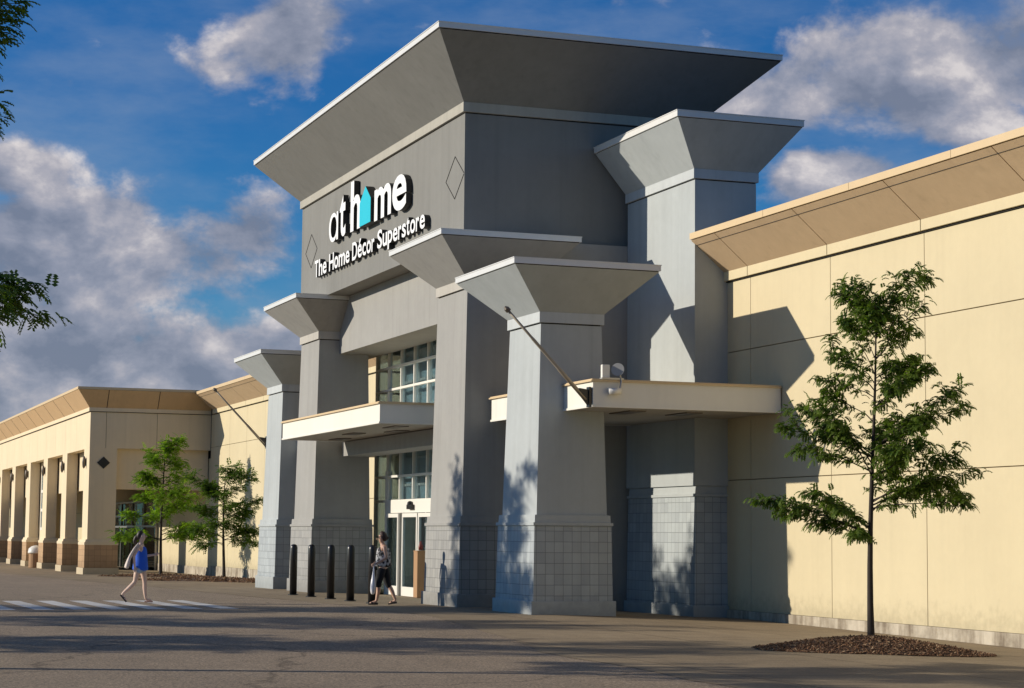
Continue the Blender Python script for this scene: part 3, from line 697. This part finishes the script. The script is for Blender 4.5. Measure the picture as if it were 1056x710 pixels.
tree('small spreading tree in a mulch bed left of the grey columns', 'young honey locust trees', (-87.6, 18.6, g(-87.6, 18.6)), 5.0, [(.36, 1.4, 0, .42), (.38, -1.5, .3, .45), (.55, 1.5, .3, .70), (.50, -1.3, -.2, .62), (.7, 1.25, 0, .92), (.68, -1.4, 0, .9), (.8, .5, .3, .98), (.36, 1.3, .6, .32), (.33, -1.2, .3, .30)], 2200, MAT['leaf_mid'], 23, .075, .29, .34, 12, .30, 4)
big = lambda n, r, z0, z1: [(z0+(z1-z0)*k/n, r*(1-.35*k/n)*math.cos(k*2.4), r*(1-.35*k/n)*math.sin(k*2.4), z0+(z1-z0)*k/n+.10) for k in range(n)]
tree('tall tree at the left edge of the view, only its branch tips showing', 'car park trees', (-29.5, -.9, -.05), 10.2, big(22, 3.4, .33, .92)+[(.74, 3.7, 0, .83), (.76, 3.65, .2, .86), (.73, 3.7, -.2, .81), (.78, 3.6, -.1, .88), (.75, 3.75, .1, .845), (.50, 4.1, .2, .49), (.48, 4.0, -.5, .455), (.51, 4.1, -.2, .475), (.80, 3.45, .1, .90), (.86, 3.45, -.2, 1.0), (.78, 2.8, .5, .86), (.66, 3.72, .1, .735)], 10000, MAT['leaf'], 31, .16, .25, .33, 10, .28, 5)
tree('broad car park tree that shades the entrance columns', 'car park trees', (-52.5, -4.6, -.05), 10.5, big(24, 2.7, .22, .92)+[(.5+.02*k, 2.6*math.cos(k*1.9), 2.6*math.sin(k*1.9), .60+.02*k) for k in range(14)]+[(.45+.05*k, .5*math.sin(k*2.2), 3.15+.25*math.sin(k*1.3), .62+.055*k) for k in range(7)], 7500, MAT['leaf'], 41, .17, .36, .22, 12, .22, 4)
tree('car park tree throwing a long shadow across the asphalt', 'car park trees', (-38.6, -8.0, -.05), 8.2, big(22, 2.7, .38, .9), 2300, MAT['leaf'], 53, .15, .40, .38, 12, .28, 4)
tree('car park tree behind the crosswalk', 'car park trees', (-46.8, -9.5, -.05), 8.8, big(22, 2.8, .40, .9), 2100, MAT['leaf'], 59, .15, .40, .38, 12, .28, 4)

# mulch beds
def mulch(cx, cy, ra, rb, h, n, size, seed):
    rnd = random.Random(seed); mb = MB(); nr, na = 10, 48
    def hz(r): return h*(1-r**1.3)**1.0*(1+.0*r)
    c0 = len(mb.v)
    for i in range(nr+1):
        for j in range(na):
            a = 2*math.pi*j/na; r = i/nr; w = 1+.10*mnoise.noise(Vector((math.cos(a)*1.5, math.sin(a)*1.5, seed)))
            q = Vector((cx, cy, 0))+(Rg*ra*math.cos(a)+Dg*rb*math.sin(a))*r*w
            mb.v.append((q.x, q.y, g(q.x, q.y)+.012+hz(r)+.02*mnoise.noise(q*3)*(r < .95)))
    for i in range(nr):
        for j in range(na):
            mb.f.append((c0+i*na+j, c0+(i+1)*na+j, c0+(i+1)*na+(j+1) % na, c0+i*na+(j+1) % na)); mb.mi.append(0)
    for k in range(n):
        r = math.sqrt(rnd.random())*1.04; a = rnd.uniform(0, 6.283)
        q = Vector((cx, cy, 0))+(Rg*ra*math.cos(a)+Dg*rb*math.sin(a))*r
        z = g(q.x, q.y)+.015+hz(min(r, 1))+.01; d = Vector((rnd.gauss(0, 1), rnd.gauss(0, 1), rnd.gauss(0, .5))).normalized()
        s = size*rnd.uniform(.5, 1.5); mb.bar(Vector((q.x, q.y, z))-d*s, Vector((q.x, q.y, z))+d*s, s*.55, s*.3)
    return tag(mb.build('mulch_bed', MAT['mulch']), kind='stuff')
mulch(MC[0], MC[1], 1.92, 1.3, .24, 5200, .024, 1)
mulch(-84.9, 18.0, 3.4, 2.6, .16, 1500, .06, 2)
mulch(-97.2, 17.8, 3.0, 2.0, .12, 800, .06, 3)

# ------------------------------------------------------------------ people
def skin_mesh(nodes, edges, root, sub=2):
    """nodes: list (pos, (rx, ry)); grown with Skin + Subdivision and baked"""
    me = bpy.data.meshes.new('skin'); me.from_pydata([tuple(n[0]) for n in nodes], edges, [])
    o = bpy.data.objects.new('skin', me); COL.objects.link(o)
    md = o.modifiers.new('s', 'SKIN'); md.use_smooth_shade = True; md.branch_smoothing = .3
    sv = me.skin_vertices[0].data
    for i, n in enumerate(nodes): sv[i].radius = n[1]; sv[i].use_root = (i == root)
    if sub: o.modifiers.new('u', 'SUBSURF').levels = sub
    dg = bpy.context.evaluated_depsgraph_get(); out = bpy.data.meshes.new_from_object(o.evaluated_get(dg))
    bpy.data.objects.remove(o); return out
def chain(*pr): return [(Vector(p), (r, r) if isinstance(r, (int, float)) else r) for p, r in pr]
def emit(me, name, mat, parent):
    me.name = name; me.materials.clear(); me.materials.append(mat)
    for p in me.polygons: p.use_smooth = True
    o = bpy.data.objects.new(name, me); COL.objects.link(o); o.parent = parent; return o
def joinme(meshes):
    bm = bmesh.new()
    for m in meshes: bm.from_mesh(m)
    out = bpy.data.meshes.new('body'); bm.to_mesh(out); bm.free(); return out
def simple(nodes, mat, name, parent, sub=2):
    return emit(skin_mesh(nodes, [(i, i+1) for i in range(len(nodes)-1)], 0, sub), name, mat, parent)
def hand(w, d, side, out):
    """five short bent finger chains leaving a palm at w along d; side = thumb side"""
    d = Vector(d).normalized(); side = Vector(side).normalized(); nrm = d.cross(side).normalized(); ms = []
    w = Vector(w)
    for k, L in enumerate((.066, .076, .080, .070, .055)):
        if k == 0:
            p = w+d*.03; q = [p, p+side*.035+d*.012, p+side*.05+d*.038, p+side*.048+d*.06]
        else:
            p = w+d*.085+side*(.03-.018*(k-1)); q = [p-d*.03, p, p+d*L*.5+nrm*.008, p+d*L*.85+nrm*.028]
        ms.append(skin_mesh([(v, (.0085, .0085)) for v in q], [(0, 1), (1, 2), (2, 3)], 0, 1))
    return ms
def body(J, root_mat, parent, sc=1.0):
    """J: joint dictionary (x forward, y left, z up)"""
    V = Vector
    N = [(V(J['pelvis']), (.135, .105)), (V(J['waist']), (.115, .085)), (V(J['chest']), (.135, .10)), (V(J['neck']), (.048, .048)), (V(J['head0']), (.072, .062)), (V(J['head1']), (.098, .078)), (V(J['head2']), (.055, .05))]
    E = [(0, 1), (1, 2), (2, 3), (3, 4), (4, 5), (5, 6)]
    for s in 'lr':
        i = len(N); N += [(V(J[s+'sh']), (.05, .05)), (V(J[s+'el']), (.038, .038)), (V(J[s+'wr']), (.026, .026)), (V(J[s+'wr'])+(V(J[s+'wr'])-V(J[s+'el'])).normalized()*.075, (.034, .017))]
        E += [(2, i), (i, i+1), (i+1, i+2), (i+2, i+3)]
        i = len(N); N += [(V(J[s+'hip']), (.095, .095)), (V(J[s+'th']), (.082, .082)), (V(J[s+'kn']), (.054, .054)), (V(J[s+'cf']), (.056, .056)), (V(J[s+'an']), (.034, .034)), (V(J[s+'toe']), (.034, .022))]
        E += [(0, i), (i, i+1), (i+1, i+2), (i+2, i+3), (i+3, i+4), (i+4, i+5)]
    ms = [skin_mesh(N, E, 0, 2)]
    h1 = V(J['head1']); fwd = V(J['face']).normalized(); upv = (V(J['head2'])-V(J['head0'])).normalized()
    ms.append(skin_mesh(chain((h1+fwd*.075-upv*.005, .016), (h1+fwd*.112-upv*.03, .014), (h1+fwd*.085-upv*.04, .012)), [(0, 1), (1, 2)], 0, 1))     # nose
    lat = fwd.cross(upv)
    for s in (-1, 1): ms.append(skin_mesh(chain((h1+lat*s*.074+upv*.015, .014), (h1+lat*s*.08-upv*.02, .012)), [(0, 1)], 0, 1))                         # ears
    for s in 'lr':
        d = (V(J[s+'wr'])-V(J[s+'el'])).normalized(); ms += hand(J[s+'wr'], d, V(J.get(s+'thumb', (1, 0, 0))), None)
    o = emit(joinme(ms), 'body', root_mat, parent)
    ey = MB()
    for s in (-1, 1): ey.lathe(tuple(h1+fwd*.083+lat*s*.033+upv*.0-V((0, 0, .006))), [(.004, 0), (.011, .004), (.011, .009), (.004, .013)], 8)
    ey.build('eyes', MAT['black'], parent)
    mo = MB(); mo.bar(h1+fwd*.088-upv*.062-lat*.022, h1+fwd*.088-upv*.062+lat*.022, .008, .010); mo.build('mouth', MAT['lip'], parent)
    return o
MAT['skin1'] = m_plain('skin_fair', (.66, .46, .36), .5, 0, .04); MAT['skin2'] = m_plain('skin_tanned', (.56, .34, .24), .5, 0, .04)
MAT['lip'] = m_plain('lip', (.33, .11, .09), .5)
MAT['hair1'] = m_plain('hair_dark', (.022, .014, .010), .55, 0, .3, 30); MAT['hair2'] = m_plain('hair_auburn', (.038, .016, .010), .6, 0, .3, 30)
MAT['blue'] = m_plain('cobalt_cloth', (.016, .11, .62), .8, 0, .15, 9); MAT['shorts'] = m_plain('striped_shorts', (.35, .42, .50), .85, 0, .6, 26)
MAT['bagwhite'] = m_plain('bag_white', (.66, .56, .50), .7, 0, .08, 8); MAT['plastic'] = m_plain('plastic_bag', (.74, .72, .76), .35, 0, .08, 10)
MAT['blackcloth'] = m_plain('black_cloth', (.012, .012, .014), .9); MAT['sandal'] = m_plain('sandal', (.03, .02, .016), .7); MAT['pinkshoe'] = m_plain('pink_sandal', (.50, .30, .24), .6)
def m_print():
    m, nt, b = newmat('printed_cloth'); p = objco(nt); n = noise(nt, p, 14, 3, .6)
    lk(nt, ramp(nt, n, [(.46, (.014, .014, .016)), (.52, (.30, .30, .31)), (.6, (.55, .54, .53))]), b.inputs['Base Color']); b.inputs['Roughness'].default_value = .85; return m
MAT['print'] = m_print()

# woman in blue, striding towards the entrance
ang = math.atan2(.94, .34)
pos = (-52.08, 8.92); t = thing('person', 'woman in blue tank top and shorts striding over the crosswalk with a shoulder bag', 'person', (pos[0], pos[1], g(*pos)+.008), ang)
t.scale = (1.08,)*3
J = dict(pelvis=(0, 0, .90), waist=(.01, 0, 1.05), chest=(.0, 0, 1.25), neck=(.0, 0, 1.42), head0=(.025, 0, 1.48), head1=(.03, 0, 1.56), head2=(.02, 0, 1.645), face=(.97, 0, .22),
 lsh=(0, .165, 1.345), lel=(.06, .22, 1.09), lwr=(.27, .18, 1.12), rsh=(-.01, -.165, 1.345), rel=(-.12, -.22, 1.10), rwr=(-.10, -.20, .86), rthumb=(1, 0, .2), lthumb=(0, -.3, 1),
 lhip=(.01, .085, .86), lth=(.06, .09, .70), lkn=(.10, .085, .47), lcf=(.10, .085, .34), lan=(.13, .085, .085), ltoe=(.28, .10, .03),
 rhip=(-.01, -.085, .86), rth=(-.06, -.09, .70), rkn=(-.10, -.085, .49), rcf=(-.20, -.085, .38), ran=(-.40, -.085, .20), rtoe=(-.30, -.09, .05))
body(J, MAT['skin1'], t)
simple(chain(((0, 0, .74), (.20, .18)), ((0, 0, .80), (.205, .185)), ((0, 0, .92), (.19, .17)), ((.01, 0, 1.05), (.16, .14)), ((.0, 0, 1.24), (.165, .145)), ((-.005, 0, 1.335), (.11, .11))), MAT['blue'], 'tank_top', t)
for s in (1, -1): simple(chain(((0, s*.06, .84), (.11, .115)), ((s*.04, s*.09, .74), (.108, .108)), ((s*.055, s*.09, .70), (.104, .104))), MAT['shorts'], 'shorts', t)
simple(chain(((-.055, 0, 1.47), (.06, .055)), ((-.05, 0, 1.56), (.088, .085)), ((-.015, 0, 1.635), (.088, .08)), ((.05, 0, 1.655), (.05, .06))), MAT['hair1'], 'hair', t)
simple(chain(((-.06, 0, 1.57), .06), ((-.12, 0, 1.53), .06), ((-.15, 0, 1.44), .05), ((-.15, 0, 1.36), .025)), MAT['hair1'], 'ponytail', t)
for k, (a, b) in enumerate((((.10, .085, .025), (.30, .10, .025)), ((-.43, -.085, .185), (-.29, -.09, .022)))):
    mb = MB(); mb.bar(a, b, .085, .03); mb.bar(Vector(a).lerp(Vector(b), .55)+Vector((0, 0, .03)), Vector(a).lerp(Vector(b), .7)+Vector((0, 0, .045)), .09, .025); mb.build('sandal', MAT['pinkshoe'] if k == 0 else MAT['sandal'], t, bevel=.008)
wb = Matrix.Translation((pos[0], pos[1], g(*pos)+.008)) @ Matrix.Rotation(ang, 4, 'Z') @ Matrix.Scale(1.08, 4)
def held(name, label, cat): 
    o = thing(name, label, cat); o.matrix_world = wb; return o
bg = held('shoulder_bag', 'pale pink shoulder bag hanging behind the woman in blue', 'bag')
me = skin_mesh(chain(((-.20, -.26, 1.10), (.05, .03)), ((-.24, -.27, .97), (.12, .05)), ((-.27, -.27, .86), (.15, .06)), ((-.28, -.27, .80), (.14, .06))), [(0, 1), (1, 2), (2, 3)], 0, 2); emit(me, 'pouch', MAT['bagwhite'], bg)
simple(chain(((-.02, -.165, 1.40), .018), ((-.10, -.23, 1.28), .030), ((-.17, -.26, 1.14), .04), ((-.22, -.27, 1.02), .05)), MAT['bagwhite'], 'strap', bg, 1)

# woman with sunglasses leaving the store
ang2 = math.atan2(-.94, -.34)
pos = (-49.57, 14.6); z0 = g(*pos)+.012
t = thing('person', 'woman in sunglasses and black capri trousers walking past the last bollard', 'person', (pos[0], pos[1], z0), ang2)
t.scale = (1.08,)*3
J = dict(pelvis=(0, 0, .91), waist=(.0, 0, 1.06), chest=(.0, 0, 1.27), neck=(.02, 0, 1.43), head0=(.05, 0, 1.485), head1=(.06, 0, 1.565), head2=(.05, 0, 1.65), face=(.98, 0, -.12),
 lsh=(-.03, .185, 1.36), lel=(-.09, .26, 1.10), lwr=(.13, .24, .97), rsh=(0, -.175, 1.355), rel=(-.02, -.24, 1.10), rwr=(.16, -.20, .98), lthumb=(0, -.2, 1), rthumb=(0, .2, 1),
 lhip=(.01, .09, .87), lth=(.06, .095, .70), lkn=(.10, .09, .49), lcf=(.09, .09, .36), lan=(.14, .09, .09), ltoe=(.30, .11, .03),
 rhip=(-.01, -.09, .87), rth=(-.06, -.095, .70), rkn=(-.10, -.09, .50), rcf=(-.20, -.09, .35), ran=(-.30, -.09, .10), rtoe=(-.15, -.10, .035))
body(J, MAT['skin2'], t)
simple(chain(((0, 0, .86), (.215, .205)), ((0, 0, .95), (.21, .20)), ((.0, 0, 1.07), (.185, .17)), ((.0, 0, 1.26), (.19, .165)), ((.0, 0, 1.36), (.12, .115))), MAT['print'], 'tank_top', t)
for s in (1, -1):
    kx = .10*s
    simple(chain(((0, s*.07, .90), (.125, .125)), ((kx*.6, s*.095, .70), (.108, .108)), ((kx, s*.09, .50), (.078, .078)), ((kx*(.95 if s > 0 else 1.7), s*.09, .38), (.072, .072))), MAT['blackcloth'], 'capri_trousers', t)
simple(chain(((-.03, 0, 1.47), (.07, .065)), ((-.02, 0, 1.57), (.105, .098)), ((.02, 0, 1.65), (.102, .094)), ((.10, 0, 1.66), (.055, .065))), MAT['hair2'], 'hair', t)
simple(chain(((-.06, 0, 1.56), .05), ((-.12, 0, 1.54), .05)), MAT['hair2'], 'hair_bun', t)
mb = MB(); mb.box(.128, .16, -.07, -.008, 1.555, 1.595); mb.box(.128, .16, .008, .07, 1.555, 1.595); mb.box(.13, .145, -.01, .01, 1.585, 1.594); mb.box(.0, .14, -.09, -.082, 1.582, 1.592); mb.box(.0, .14, .082, .09, 1.582, 1.592); mb.build('sunglasses', MAT['black'], t)
for a, b in (((.10, .09, .025), (.33, .11, .025)), ((-.33, -.09, .06), (-.13, -.10, .022))):
    mb = MB(); mb.bar(a, b, .09, .035); mb.bar(Vector(a).lerp(Vector(b), .55)+Vector((0, 0, .03)), Vector(a).lerp(Vector(b), .7)+Vector((0, 0, .045)), .095, .03); mb.build('sandal', MAT['sandal'], t, bevel=.008)
wb = Matrix.Translation((pos[0], pos[1], z0)) @ Matrix.Rotation(ang2, 4, 'Z') @ Matrix.Scale(1.08, 4)
bg = held('shopping_bag', 'white plastic shopping bag hanging from the hand of the woman in sunglasses', 'bag')
emit(skin_mesh(chain(((.20, .24, .90), (.02, .012)), ((.205, .24, .74), (.04, .03)), ((.21, .24, .56), (.10, .06)), ((.215, .24, .40), (.125, .075)), ((.215, .24, .30), (.10, .06)), ((.215, .24, .24), (.06, .04))), [(i, i+1) for i in range(5)], 0, 2), 'pouch', MAT['plastic'], bg)
mb = MB(); mb.tube([(.19, .23, .94), (.165, .25, .95), (.18, .26, .90)], .008, 6); mb.build('handle', MAT['plastic'], bg)
bg = held('purse', 'small dark purse in the hand of the woman in sunglasses', 'bag')
mb = MB(); mb.hexa([(.14, -.24, .80), (.30, -.24, .80), (.30, -.15, .80), (.14, -.15, .80), (.16, -.22, .93), (.28, -.22, .93), (.28, -.17, .93), (.16, -.17, .93)]); mb.build('pouch', MAT['blackcloth'], bg, bevel=.015)
mb = MB(); mb.tube([(.17, -.195, .92), (.19, -.195, 1.0), (.25, -.195, 1.0), (.27, -.195, .92)], .009, 6); mb.build('handle', MAT['blackcloth'], bg)

# ------------------------------------------------------------------ sky
w = bpy.data.worlds.new('World'); scene.world = w; w.use_nodes = True; nt = w.node_tree
bgn = nt.nodes['Background']; SKY_STR = .07
sky = nd(nt, 'ShaderNodeTexSky', sky_type='NISHITA'); sky.sun_disc = False
sd = -SUN; sky.sun_elevation = math.asin(sd.z); sky.sun_rotation = math.atan2(sd.x, sd.y)
sky.air_density = 1.0; sky.dust_density = .25; sky.ozone_density = 3.0; sky.altitude = 200
tc = nd(nt, 'ShaderNodeTexCoord').outputs['Generated']
sep = nd(nt, 'ShaderNodeSeparateXYZ'); lk(nt, tc, sep.inputs[0])
az = math_(nt, 'MULTIPLY', math_(nt, 'ARCTAN2', sep.outputs['Y'], sep.outputs['X']), 57.2958)
el = math_(nt, 'MULTIPLY', math_(nt, 'ARCSINE', sep.outputs['Z']), 57.2958)
def field(de):
    cb = nd(nt, 'ShaderNodeCombineXYZ'); lk(nt, math_(nt, 'ADD', az, -de*.6), cb.inputs[0]); lk(nt, math_(nt, 'ADD', el, de), cb.inputs[1]); cb.inputs[2].default_value = 3.7
    n1 = nd(nt, 'ShaderNodeTexNoise'); n1.inputs['Scale'].default_value = .30; n1.inputs['Detail'].default_value = 9; n1.inputs['Roughness'].default_value = .575; n1.inputs['Distortion'].default_value = .12
    mp = nd(nt, 'ShaderNodeMapping'); mp.inputs['Scale'].default_value = (.80, 1.12, 1); lk(nt, cb.outputs[0], mp.inputs[0]); lk(nt, mp.outputs[0], n1.inputs['Vector'])
    return n1.outputs['Fac']
nA, nB = field(0), field(.75)
blobs = [(166.7, 13.7, 2.2, 1.8, .46), (171.5, 7.6, 6.5, 2.0, .62), (175.0, 9.9, 3.8, 1.1, .50), (167.2, 8.0, 2.0, 1.4, .50), (171.5, 4.2, 9.5, 2.6, .68), (147.8, 12.8, 4.6, 2.1, .66), (150.6, 10.1, 2.4, .85, .62), (146.8, 11.4, 1.8, 1.0, .42), (152.8, 12.2, 3.0, 1.4, .42), (172.0, 12.2, 1.2, .4, .22), (157, 15.3, 4, .5, .12), (141, 10, 5, 2.5, .4), (184, 8, 6, 3, .4), (120, 7, 12, 2, .2), (-145, 9, 14, 3, .3), (-110, 7, 14, 2.5, .3)]
mask = None
for a0, e0, sa, se, amp in blobs:
    u = math_(nt, 'DIVIDE', math_(nt, 'SUBTRACT', az, a0 if a0 <= 180 else a0-360), sa); v = math_(nt, 'DIVIDE', math_(nt, 'SUBTRACT', el, e0), se)
    gq = math_(nt, 'MULTIPLY', math_(nt, 'EXPONENT', math_(nt, 'MULTIPLY', math_(nt, 'ADD', math_(nt, 'MULTIPLY', u, u), math_(nt, 'MULTIPLY', v, v)), -1.0)), amp)
    mask = gq if mask is None else math_(nt, 'MAXIMUM', mask, gq)
hi = nd(nt, 'ShaderNodeMapRange'); lk(nt, el, hi.inputs['Value']); hi.inputs['From Min'].default_value = 16; hi.inputs['From Max'].default_value = 30; hi.inputs['To Max'].default_value = .30
dens = math_(nt, 'SUBTRACT', math_(nt, 'ADD', math_(nt, 'MULTIPLY_ADD', nA, 1.5, -.16), mask), hi.outputs[0])
mr = nd(nt, 'ShaderNodeMapRange', interpolation_type='SMOOTHSTEP'); lk(nt, dens, mr.inputs['Value']); mr.inputs['From Min'].default_value = .765; mr.inputs['From Max'].default_value = 1.02
cover = math_(nt, 'MULTIPLY', mr.outputs[0], .93)
light = math_(nt, 'MULTIPLY_ADD', math_(nt, 'SUBTRACT', nA, nB), 3.2, .42, clamp=True)
thick = nd(nt, 'ShaderNodeMapRange'); lk(nt, dens, thick.inputs['Value']); thick.inputs['From Min'].default_value = .85; thick.inputs['From Max'].default_value = 1.25
light = math_(nt, 'SUBTRACT', light, math_(nt, 'MULTIPLY', thick.outputs[0], .11), clamp=True)
K = 1/SKY_STR
def kc(r, g_, b): return (r*K, g_*K, b*K)
ccol = ramp(nt, light, [(.0, (.185, .215, .295)), (.36, (.295, .315, .395)), (.62, (.44, .43, .48)), (.84, (.66, .62, .625)), (1, (.84, .78, .75))])
cs = nd(nt, 'ShaderNodeVectorMath', operation='SCALE'); lk(nt, ccol, cs.inputs[0]); cs.inputs['Scale'].default_value = K
tint = ramp(nt, math_(nt, 'DIVIDE', el, 20.0, clamp=True), [(.08, (.60, 1.06, 1.36)), (.35, (.36, .92, 1.40)), (.62, (.20, .76, 1.36)), (1, (.2, .78, 1.42))])
sk = mixc(nt, 1, sky.outputs[0], tint, 'MULTIPLY')
ci = nd(nt, 'ShaderNodeTexNoise'); ci.inputs['Scale'].default_value = .16; ci.inputs['Detail'].default_value = 7; ci.inputs['Roughness'].default_value = .6
cb2 = nd(nt, 'ShaderNodeCombineXYZ'); lk(nt, math_(nt, 'MULTIPLY', az, .55), cb2.inputs[0]); lk(nt, math_(nt, 'MULTIPLY', el, 1.5), cb2.inputs[1]); cb2.inputs[2].default_value = 11.2; lk(nt, cb2.outputs[0], ci.inputs['Vector'])
cr2 = nd(nt, 'ShaderNodeMapRange', interpolation_type='SMOOTHSTEP'); lk(nt, ci.outputs['Fac'], cr2.inputs['Value']); cr2.inputs['From Min'].default_value = .42; cr2.inputs['From Max'].default_value = .72; cr2.inputs['To Max'].default_value = .34
sk = mixc(nt, cr2.outputs[0], sk, kc(.34, .40, .50))       # thin high veil
fin = mixc(nt, cover, sk, cs.outputs[0])
lk(nt, fin, bgn.inputs['Color']); bgn.inputs['Strength'].default_value = SKY_STR
